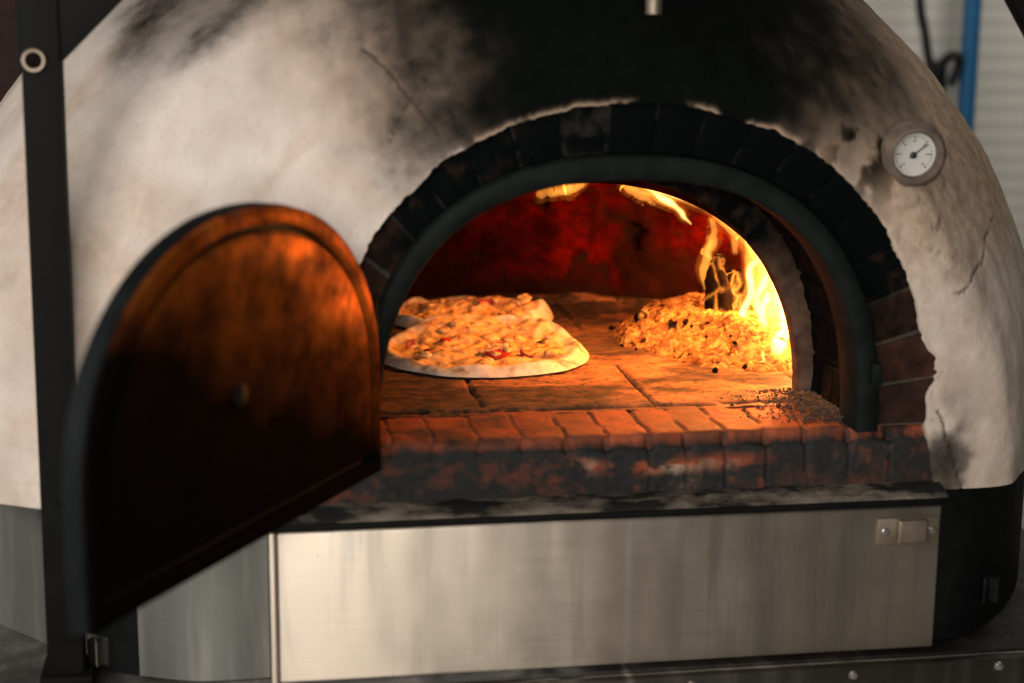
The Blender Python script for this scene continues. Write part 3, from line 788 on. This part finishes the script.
# rim: band standing proud along the edge of the inner side, same painted glow as the inner panel
def rimband():
    n = 120; V = []
    rings = [(0.002, .0062), (0.002, .0135), (.004, .015), (.018, .015), (.020, .0135), (.020, .0062)]
    for ins, y in rings: V += [(p[0], y, p[1]) for p in door_outline(n, ins)]
    F = []
    for k in range(len(rings)-1):
        for i in range(n): F.append((k*n+i, k*n+(i+1) % n, (k+1)*n+(i+1) % n, (k+1)*n+i))
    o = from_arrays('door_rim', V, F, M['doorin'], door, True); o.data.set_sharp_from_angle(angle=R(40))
rimband()
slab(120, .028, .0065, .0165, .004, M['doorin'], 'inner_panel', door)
mb = MB()
mb.lathe([(.011, 0), (.011, .003), (.008, .0045), (0, .0046)], (DW*.56, .0165, .165), 'Y', 20, Matrix.Rotation(math.pi, 3, 'Z'))
mb.build('bolt', M['black'], door)
mb = MB()
mb.tube([(DW*.89, -.014, .105), (DW*.89, -.034, .102), (DW*.93, -.043, .098), (DW*.955, -.045, .096)], [.012, .012, .014, .014], 12)
mb.build('handle', M['black'], door)
for z in (.03, .16):
    mb = MB(); mb.tube([(-.004, .0, z), (-.004, .0, z+.05)], .008, 14); mb.build('hinge', M['ring'], door)

# ------------------------------------------------------------------ stand
ST = tag(empty('oven_stand', (0, .6, -1.1)), 'steel oven stand with flat deck and a dark front rail fixed with round screws', 'stand')
def sp(o): o.parent = ST; o.matrix_parent_inverse = Matrix.Translation(-ST.location); return o
mb = MB(); mb.box((-.09, .62, -.2945-.011), (1.70, 1.30, .022), bev=.002); sp(mb.build('deck', M['deck']))
mb = MB()
mb.box((-.09, -.045, -.3165), (1.72, .022, .040), bev=.003); mb.box((-.09, -.045, -.343), (1.72, .012, .013), bev=.002)
sp(mb.build('front_rail', M['rail']))
for x in [-.55, -.36, -.13, .085, .296, .492, .66]:
    mb = MB(); mb.lathe([(.0062, 0), (.0060, .002), (.0045, .004), (0, .0048)], (x, -.0555, -.309+.004*x), 'Y', 16); sp(mb.build('screw', M['screw']))
for x in (-.86, .68):
    for y in (.02, 1.20):
        mb = MB(); mb.box((x, y, -.71), (.05, .05, .78), bev=.003); sp(mb.build('leg', M['black']))

# ------------------------------------------------------------------ frame of black square tube round the oven
FR = tag(empty('support_frame', (-.675, .02, -.292)), 'black square-tube frame with diagonal corner braces rising in front of the oven', 'frame')
def fp_(o): o.parent = FR; o.matrix_parent_inverse = Matrix.Translation(-FR.location); return o
def bar(p, q, w, d, name, mat=None, bev=.003):
    p, q = Vector(p), Vector(q); L = (q-p).length; zax = (q-p).normalized(); yax = Vector((0, 1, 0)); xax = yax.cross(zax).normalized()
    rot = Matrix((xax, yax, zax)).transposed(); mb = MB(); mb.box((p+q)/2, (w, d, L), rot, bev); return fp_(mb.build(name, mat or M['black']))
PX = -.676
bar((PX-.005, .042, -.290), (PX+.004, .042, 1.05), .043, .043, 'post')
mb = MB(); mb.box((PX-.004, .045, -.286), (.062, .075, .012), bev=.002); fp_(mb.build('foot_plate', M['black']))
bar((.70, .042, -.290), (.70, .042, 1.05), .043, .043, 'post')
mb = MB(); mb.box((.70, .045, -.286), (.062, .075, .012), bev=.002); fp_(mb.build('foot_plate', M['black']))
mb = MB(); mb.box((.012, .042, 1.07), (1.46, .043, .043), bev=.003); fp_(mb.build('top_beam', M['black']))
w = .052
def brace(p, q, side):
    bar(p, q, w, .030, 'brace')
d45 = Vector((1, 0, 1)).normalized(); nrm = Vector((-1, 0, 1)).normalized()
a = Vector((-.655, .040, .453)); brace(a+nrm*(w/2+.001)-d45*.012, a+nrm*(w/2)+d45*.78, 1)
u = Vector((-.545, 0, .838)).normalized(); nn2 = Vector((.838, 0, .545))
a = Vector((.514, .040, .492)); brace(a-u*.34+nn2*(w/2), a+u*.62+nn2*(w/2), -1)
mb = MB(); mb.lathe([(.0092, -.002), (.0092, .004), (.0098, .0055), (.0125, .0058), (.0138, .004), (.0140, 0)], (PX-.007, .0190, .458), 'Y', 28)
fp_(mb.build('grommet', M['brass']))
mb = MB(); mb.lathe([(.0090, 0), (.0090, .001), (0, .0011)], (PX-.007, .0186, .458), 'Y', 20)
fp_(mb.build('bolt_hole', M['coal']))

# ------------------------------------------------------------------ pizzas
def make_pizza(name, cx, cy, r, seed, lumps, z0=.003, sq=1.0):
    nr, na = 64, 170
    RR = np.linspace(0, 1, nr); AA = np.linspace(0, 2*math.pi, na, endpoint=False)
    V = []; D = []
    AX, RX = np.meshgrid(AA, RR, indexing='ij')
    AX = AX.ravel(); RX = RX.ravel()
    rb = r*(1+.055*(fbm(np.stack([np.cos(AX)*1.2, np.sin(AX)*1.2, AX*0+seed], 1), 1.2, 3, seed)-.5)*2)
    X = np.cos(AX)*RX*rb; Y = np.sin(AX)*RX*rb*sq
    P3 = np.stack([X+cx, Y+cy, X*0+seed], 1)
    crust = np.exp(-((RX-.90)/.07)**2)
    puff = .25+1.6*fbm(np.stack([np.cos(AX)*4.5, np.sin(AX)*4.5, AX*0], 1), 1, 3, seed+5)
    edge = np.sqrt(np.clip(1-((RX-.84)/.16)**2, 0, 1))*(RX > .84) + (RX <= .84)
    z = .0045 + crust*.0085*puff + (fbm(P3, 52, 5, seed+1)-.42)*.020*sm(.93, .80, RX) + (fbm(P3, 16, 3, seed+2)-.45)*.016*sm(.97, .8, RX)
    for (lx, ly, lh, lw) in lumps: z += lh*np.exp(-(((X-lx)**2+(Y-ly)**2)/lw**2))
    z = z*edge + .0005
    V = np.stack([X+cx, Y+cy, z+z0], 1)
    base = V.copy(); 
    F = grid_faces(na, nr, True)
    a = sm(.76, .88, RX+(fbm(P3, 60, 3, seed+3)-.5)*.16)
    b = sm(.52, .64, fbm(P3, 38, 4, seed+6))*crust*.75 + .6*sm(.68, .75, fbm(P3, 50, 3, seed+8))
    root = tag(empty(name, (cx, cy, 0)), None, None)
    o = from_arrays('baked_base', V, F, M['pizza'], None, True, np.stack([np.clip(a, 0, 1), np.clip(b, 0, 1), a*0], 1))
    bm = bmesh.new(); bm.from_mesh(o.data); bmesh.ops.remove_doubles(bm, verts=bm.verts, dist=1e-6); bmesh.ops.recalc_face_normals(bm, faces=bm.faces); bm.to_mesh(o.data); bm.free()
    o.parent = root; o.matrix_parent_inverse = Matrix.Translation(-root.location)
    def zat(px, py):
        i = np.argmin((V[:, 0]-px)**2+(V[:, 1]-py)**2); return V[i, 2]
    return root, zat
def put(o, root): o.parent = root; o.matrix_parent_inverse = Matrix.Translation(-root.location); return o
def tomato(root, zat, x, y, r, tx, ty, rz=0):
    q = Matrix.Rotation(rz, 3, 'Z') @ Matrix.Rotation(tx, 3, 'X') @ Matrix.Rotation(ty, 3, 'Y')
    c = Vector((x, y, zat(x, y)+.007))
    mb = MB(); mb.lathe([(r*.9, -.004), (r, -.002), (r, .0025), (r*.93, .004)], c, 'Z', 30, q)
    put(mb.build('tomato_slice', M['tomato']), root)
    for k in range(26):
        a = random.uniform(0, 6.28); w_ = r*.86*math.sqrt(random.random()); u = c+q@Vector((w_*math.cos(a), w_*math.sin(a), .003))
        chunk(root, lambda *_: u.z, u.x, u.y, random.uniform(.0035, .006), M['pizza'], 'cheese_lump')
def onion(root, zat, x, y, r, a0, a1, tilt):
    mb = MB(); c = Vector((x, y, zat(x, y)+.004)); q = Matrix.Rotation(tilt, 3, 'X')
    mb.tube([c+q@Vector((r*math.cos(a), r*math.sin(a), 0)) for a in np.linspace(a0, a1, 14)], .0026, 8, (1.6, .8))
    put(mb.build('onion_strip', M['onion']), root)
def chunk(root, zat, x, y, s, mat, name):
    v = bmesh.new(); bmesh.ops.create_icosphere(v, subdivisions=3, radius=1)
    pts = np.array([q.co[:] for q in v.verts]); n = fbm(pts+random.random()*50, 1.6, 3, 5)
    rot = Matrix.Rotation(random.random()*6, 3, 'Z')
    for q, k in zip(v.verts, n):
        d_ = Vector(q.co)*(.55+.9*k); q.co = rot@Vector((d_.x*s*1.35, d_.y*s, d_.z*s*.55)) + Vector((x, y, zat(x, y)+s*.10))
    me = bpy.data.meshes.new(name); v.to_mesh(me); v.free(); put(link(name, me, mat), root)

pz1, z1 = make_pizza('pizza', -.104, .487, .164, 11, [(.112, .08, .018, .036), (.06, .125, .016, .04), (.0, .135, .018, .04), (-.06, .125, .016, .04), (.0, -.0, .005, .08)])
tag(pz1, 'front pizza with pale smooth rim and a red-edged tomato slice, nearest the oven mouth', 'pizza', 'pizzas baking on the hearth')
pz2, z2 = make_pizza('pizza', -.085, .762, .138, 37, [(-.02, .0, .012, .045), (.05, .02, .015, .045), (-.07, .02, .006, .05), (.11, -.03, .016, .045), (.04, -.07, .008, .05)])
tag(pz2, 'back pizza heaped with orange toppings, half hidden behind the pizza with the pale rim', 'pizza', 'pizzas baking on the hearth')
tomato(pz1, z1, -.088, .425, .020, R(16), R(-6)); 
onion(pz1, z1, -.03, .44, .022, R(180), R(330), R(20)); onion(pz1, z1, -.20, .50, .015, R(100), R(270), R(30))
chunk(pz1, z1, -.152, .530, .0085, M['tomato'], 'tomato_piece')
tomato(pz2, z2, .0, .735, .013, R(20), R(-30))
onion(pz2, z2, -.06, .735, .014, R(10), R(150), R(15))
random.seed(12)
for root, zf, cx, cy, rr in ((pz1, z1, -.10, .485, .118), (pz2, z2, -.085, .762, .105)):
    for i in range(26):
        a = random.uniform(0, 6.28); q = rr*math.sqrt(random.random()); k = random.random()
        mt_, nm = (M['pizza'], 'cheese_lump') if k < .62 else (M['pizza'], 'topping_piece') if k < .86 else (M['onion'], 'onion_piece') if k < .94 else (M['olive'], 'olive_piece')
        chunk(root, zf, cx+q*math.cos(a), cy+q*math.sin(a), random.uniform(.004, .011) if k < .86 else random.uniform(.003, .006), mt_, nm)

# ------------------------------------------------------------------ embers, logs, flames
def mound():
    nx, ny = 260, 280
    X = np.linspace(.02, .50, nx); Y = np.linspace(.285, .86, ny)
    g = np.stack(np.meshgrid(X, Y, indexing='ij'), -1).reshape(-1, 2); V = np.c_[g, np.zeros(len(g))]
    x, y = g.T
    e = ((x-.300)/.155)**2 + ((y-.56)/.225)**2 + (fbm(V, 9, 4, 101)-.5)*1.1
    h = .044*sm(1.15, .15, e) + .010*sm(1.6, 1.0, e)
    h += sm(1.35, .9, e)*((fbm(V, 26, 5, 102)-.47)*.034 + (fbm(V, 90, 4, 103)-.5)*.008)
    V[:, 2] = h - .012*sm(1.0, 1.45, e) - .004
    o = from_arrays('ember_heap', V, grid_faces(nx, ny), M['ash'], None, True)
    return tag(o, 'heap of glowing embers and pale ash on the right of the hearth', 'ember heap')
mound()
EMB = []
random.seed(31)
bits = MB()
for i in range(70):
    a = random.uniform(0, 6.28); q = math.sqrt(random.random())
    x = .275+.17*q*math.cos(a); y = .54+.22*q*math.sin(a)
    if x > .40: continue
    s = random.uniform(.0018, .0055)
    r = bmesh.ops.create_icosphere(bits.bm, subdivisions=2, radius=1)
    pts = np.array([v.co[:] for v in r['verts']]); n = fbm(pts+i*7.7, 1.5, 2, 9)
    m_ = Matrix.Rotation(random.random()*6, 3, 'Z')@Matrix.Rotation(random.random()*3, 3, 'X')
    e = ((x-.295)/.175)**2+((y-.56)/.235)**2
    zz = .042*float(sm(1.15, .15, np.array(e)))
    for v, k in zip(r['verts'], n):
        d_ = Vector(v.co)*(.5+1.0*float(k)); v.co = m_@Vector((d_.x*s*1.5, d_.y*s, d_.z*s*.8))+Vector((x, y, zz+s*.3))
tag(bits.build('charcoal_bits', M['coal'], None, False), 'small broken coals scattered over the ember heap', 'charcoal', kind='stuff')

def logpiece(p, q, r0, r1, seed, name, label):
    p, q = Vector(p), Vector(q); pts = [p.lerp(q, t) for t in np.linspace(0, 1, 20)]
    mb = MB(); rad = [(r0+(r1-r0)*t)*(1 if .04 < t < .96 else .82) for t in np.linspace(0, 1, 20)]
    vs = mb.tube(pts, rad, 24)
    P = np.array([v.co[:] for v in vs]); n = (fbm(P, 40, 4, seed)-.5); n2 = (fbm(P, 15, 2, seed+3)-.5)
    ax = (q-p).normalized()
    for v, a, b in zip(vs, n, n2):
        d_ = v.co-p; d_ = d_-ax*d_.dot(ax)
        if d_.length > 1e-4: v.co += d_.normalized()*float(a*.030+b*.022)
    o = mb.build(name, M['log'], None, True, False); return tag(o, label, 'firewood', 'burning logs on the ember heap')
logpiece((.266, .53, .035), (.276, .53, .138), .021, .015, 5, 'firewood_log', 'upright cracked glowing log stub standing up from the ember heap')
logpiece((.318, .54, .03), (.300, .54, .110), .022, .016, 15, 'firewood_log', 'shorter glowing log leaning beside the tall flames')
logpiece((.165, .60, .012), (.225, .60, .040), .011, .015, 25, 'firewood_log', 'thin ash-covered log lying along the left edge of the ember heap')

FL = tag(empty('fire', (.30, .42, .0)), 'yellow-white flames climbing the right wall and curling along the oven ceiling', 'fire')
FA, FB, FC = mat_flame('flame_core', 210, (1, .58, .17)), mat_flame('flame_body', 42, (1, .36, .05)), mat_flame('flame_wisp', 6, (1, .22, .02))
def tongue(pts, rads, core, seed, flat=(1, .6), wob=.006):
    n = 54; P0 = spl(pts, n); r0 = np.interp(np.linspace(0, 1, n), np.linspace(0, 1, len(rads)), rads)
    t = np.linspace(0, 1, n)
    r0 = r0*(.7+.6*fbm(np.stack([t*8+seed, t*0, t*0], 1), 1, 2, seed+2))
    for lv, (m, f, w, cut) in enumerate(((FC, 2.7, 2.0, 1.), (FB, 1.5, 1.3, .95), (FA, .85, 1., .80))):
        if lv == 2 and core < 1: continue
        if lv == 1 and core < .5: continue
        P = P0.copy()
        for ax in range(3): P[:, ax] += (fbm(np.stack([t*6+seed*3.1, t*0+ax*9, t*0+lv*.25], 1), 1, 3, seed)-.5)*wob*2*w*sm(0, .2, t)
        k = int(n*cut); rr = r0[:k]*f*sm(1., .75, t[:k]/cut)**.5 + .0003
        mb = MB(); mb.tube([Vector(p) for p in P[:k]], [max(float(x), .0004) for x in rr], 16, flat, up=(0, 1, .2))
        o = mb.build('flame_tongue', m, None, True, False); o.parent = FL; o.matrix_parent_inverse = Matrix.Translation(-FL.location)
# column of flame on the right
tongue([(.318, .36, .0), (.342, .39, .025), (.345, .40, .068), (.331, .40, .121), (.311, .41, .158), (.288, .42, .188), (.26, .43, .214)], [.010, .021, .019, .016, .017, .012, .002], 1, 1, wob=.004)
tongue([(.300, .36, -.002), (.314, .36, .024), (.325, .365, .046), (.330, .37, .075)], [.008, .016, .020, .004], 1, 2)
tongue([(.288, .345, .0), (.293, .35, .014), (.297, .36, .034)], [.005, .004, .001], 1, 17)
tongue([(.294, .45, .02), (.288, .45, .059), (.300, .45, .09), (.297, .45, .128), (.318, .45, .150), (.311, .45, .173)], [.003, .008, .008, .008, .008, .001], 1, 3)
tongue([(.312, .43, .06), (.318, .43, .085), (.330, .42, .095)], [.003, .010, .004], 1, 6)
tongue([(.335, .40, .0), (.348, .42, .06), (.338, .42, .12), (.318, .43, .17), (.275, .45, .215)], [.014, .024, .026, .020, .002], .6, 4)
tongue([(.305, .47, .09), (.303, .47, .137), (.306, .47, .17), (.286, .47, .198), (.266, .47, .213), (.241, .47, .226)], [.003, .012, .012, .010, .006, .001], .6, 5)
tongue([(.271, .60, .07), (.270, .60, .110), (.280, .60, .150), (.278, .60, .178), (.268, .59, .195)], [.002, .008, .008, .006, .001], .6, 7)
tongue([(.262, .54, .12), (.256, .54, .150), (.266, .54, .175)], [.003, .006, .001], .6, 18)
tongue([(.345, .52, .03), (.350, .52, .10), (.345, .52, .15), (.32, .52, .19)], [.01, .022, .020, .002], .6, 9)
# flames curling along the ceiling
tongue([(.335, .385, .07), (.322, .385, .118), (.300, .385, .155), (.278, .385, .184), (.250, .385, .207), (.225, .39, .222), (.195, .39, .235)], [.004, .010, .011, .009, .007, .006, .001], 1, 31, (1, 1), .003)
tongue([(.250, .41, .208), (.226, .41, .224), (.198, .41, .238), (.160, .41, .250), (.118, .41, .257), (.07, .41, .262)], [.002, .005, .005, .005, .007, .001], 1, 10, (1, 1), .003)
tongue([(.205, .45, .198), (.190, .45, .214), (.170, .45, .231), (.147, .45, .246), (.12, .45, .260)], [.001, .005, .008, .007, .004], 1, 11, (1, .7), .003)
tongue([(.150, .45, .228), (.133, .45, .240), (.112, .45, .252), (.085, .45, .262)], [.001, .005, .006, .004], .6, 12, (1, .8), .003)
tongue([(-.030, .45, .245), (-.010, .45, .250), (.018, .45, .256), (.055, .45, .264)], [.002, .006, .006, .003], .6, 13, (1, 1.2), .003)
tongue([(-.005, .45, .246), (.020, .45, .252), (.045, .45, .260)], [.001, .005, .003], .6, 33, (1, 1), .003)
tongue([(.300, .40, .01), (.312, .42, .05), (.305, .43, .09), (.318, .43, .13), (.300, .44, .165)], [.005, .009, .009, .008, .002], 1, 21)
tongue([(.280, .47, .15), (.268, .46, .185), (.250, .45, .205), (.225, .45, .222), (.195, .45, .236)], [.004, .006, .005, .005, .002], .6, 22)

V, F = gritbase(); go = from_arrays('ash_drift', V, F, M['gritmat'], None, True)
tag(go, 'low drift of grey ash banked in the right corner of the mouth', 'ash', kind='stuff')
grit()

# ------------------------------------------------------------------ background
def ribwall(x0, x1, z0, z1, y):
    n = int((z1-z0)/.012); prof = []
    zz = np.linspace(z0, z1, n*4)
    xs = np.linspace(x0, x1, 60)
    V = []
    for x in xs:
        bow = .012*math.sin(x*16)+.008*math.sin(x*41+1)
        for z in zz: V.append((x, y+bow+.0010*math.cos(z*2*math.pi/.048), z))
    return from_arrays('white_wall', V, grid_faces(len(xs), len(zz)), M['wall'])
o = ribwall(-.95, 3.6, -1.1, 2.2, 2.6)
tag(o, 'white ribbed wall out of focus behind the right shoulder of the dome', 'wall')
mb = MB(); mb.box((-2.2, 2.3, .55), (2.46, .05, 3.3), bev=.004)
tag(mb.build('board_wall', M['brownwall']), 'dark red-brown board wall behind the left side of the dome', 'wall')
mb = MB(); mb.tube([(1.520, 2.45, -1.1), (1.520, 2.45, -.2), (1.518, 2.45, 2.1)], .024, 18)
tag(mb.build('water_pipe', M['pipe']), 'upright bright blue pipe fixed to the white wall', 'pipe')
mb = MB(); mb.tube(spl([(1.34, 2.42, 2.0), (1.345, 2.42, 1.0), (1.352, 2.42, .55), (1.380, 2.42, .40), (1.41, 2.42, .2), (1.42, 2.42, -.4)], 40), .0125, 10)
tag(mb.build('hanging_cable', M['cable']), 'thin black cable hanging down in front of the white wall', 'cable')
mb = MB(); mb.tube(spl([(1.435, 2.46, .30), (1.44, 2.44, .34), (1.455, 2.42, .362), (1.475, 2.42, .355), (1.48, 2.43, .33), (1.465, 2.44, .28)], 30), .013, 10)
mb.box((1.448, 2.50, .30), (.05, .04, .09), bev=.01)
tag(mb.build('pipe_clamp', M['cable']), 'black hooked clamp on the white wall beside the blue pipe', 'clamp')
mb = MB(); mb.box((0, 1, -1.13), (16, 16, .06)); tag(mb.build('ground', M['ground'], None, False), None, None, kind='structure')

# ------------------------------------------------------------------ light
W = bpy.data.worlds.new('World'); S.world = W; W.use_nodes = True
bg = W.node_tree.nodes['Background']; bg.inputs[0].default_value = (.62, .98, .95, 1); bg.inputs[1].default_value = .014
def area(name, loc, to, size, power, col):
    l = bpy.data.lights.new(name, 'AREA'); l.energy = power; l.size = size; l.color = col; l.shape = 'SQUARE'
    o = bpy.data.objects.new(name, l); COL.objects.link(o); o.location = loc
    o.rotation_euler = (Vector(to)-Vector(loc)).to_track_quat('-Z', 'Y').to_euler(); return o
area('window_light', (-1.75, -1.75, 1.05), (-.25, .1, .05), 1.9, 44, (1, .95, .905))
area('panel_fill_light', (-.70, -3.1, .62), (-.2, 0, -.05), .8, 42, (1, .94, .88))  # added lamp, no doorway there; gives the steel panel its highlight
area('skirt_fill_light', (-3.0, .9, .5), (-.75, .3, 0), 1.2, 13, (1, .95, .9))  # added lamp with no real source; brightens the left skirt
area('wall_fill_light', (1.4, 1.0, 2.3), (1.5, 2.6, .5), .8, 24, (1, .96, .88))  # added lamp above and behind the oven to brighten the white wall
def point(name, loc, power, r, col):
    l = bpy.data.lights.new(name, 'POINT'); l.energy = power; l.shadow_soft_size = r; l.color = col
    o = bpy.data.objects.new(name, l); COL.objects.link(o); o.location = loc; return o
point('fire_light', (.395, .44, .13), 29, .03, (1, .365, .078))
point('low_fire_light', (.385, .345, .075), 3.6, .015, (1, .38, .08))
point('ceiling_fire_light', (.19, .40, .250), 12, .012, (1, .34, .065))

# ------------------------------------------------------------------ camera
cam = bpy.data.cameras.new('camera'); co = bpy.data.objects.new('camera', cam); COL.objects.link(co)
cam.sensor_width = 36; cam.lens = 1700/1024*36; cam.clip_start = .05; cam.clip_end = 100
y_, p_, r_ = R(9.3), R(12), R(.5)
fw = Vector((math.sin(y_)*math.cos(p_), math.cos(y_)*math.cos(p_), -math.sin(p_)))
rt = fw.cross(Vector((0, 0, 1))).normalized(); up = rt.cross(fw)
rt2 = rt*math.cos(r_)+up*math.sin(r_); up2 = -rt*math.sin(r_)+up*math.cos(r_)
mt = Matrix((rt2, up2, -fw)).transposed().to_4x4(); mt.translation = (-.4619, -1.9812, .5509)
co.matrix_world = mt
cam.dof.use_dof = True; cam.dof.focus_distance = 2.40; cam.dof.aperture_fstop = 2.5
S.camera = co

S.render.engine = 'CYCLES'
S.cycles.use_denoising = True
S.cycles.sample_clamp_indirect = 4
S.cycles.max_bounces = 8
S.view_settings.view_transform = 'Standard'; S.view_settings.look = 'None'
S.view_settings.exposure = 0; S.view_settings.gamma = 1
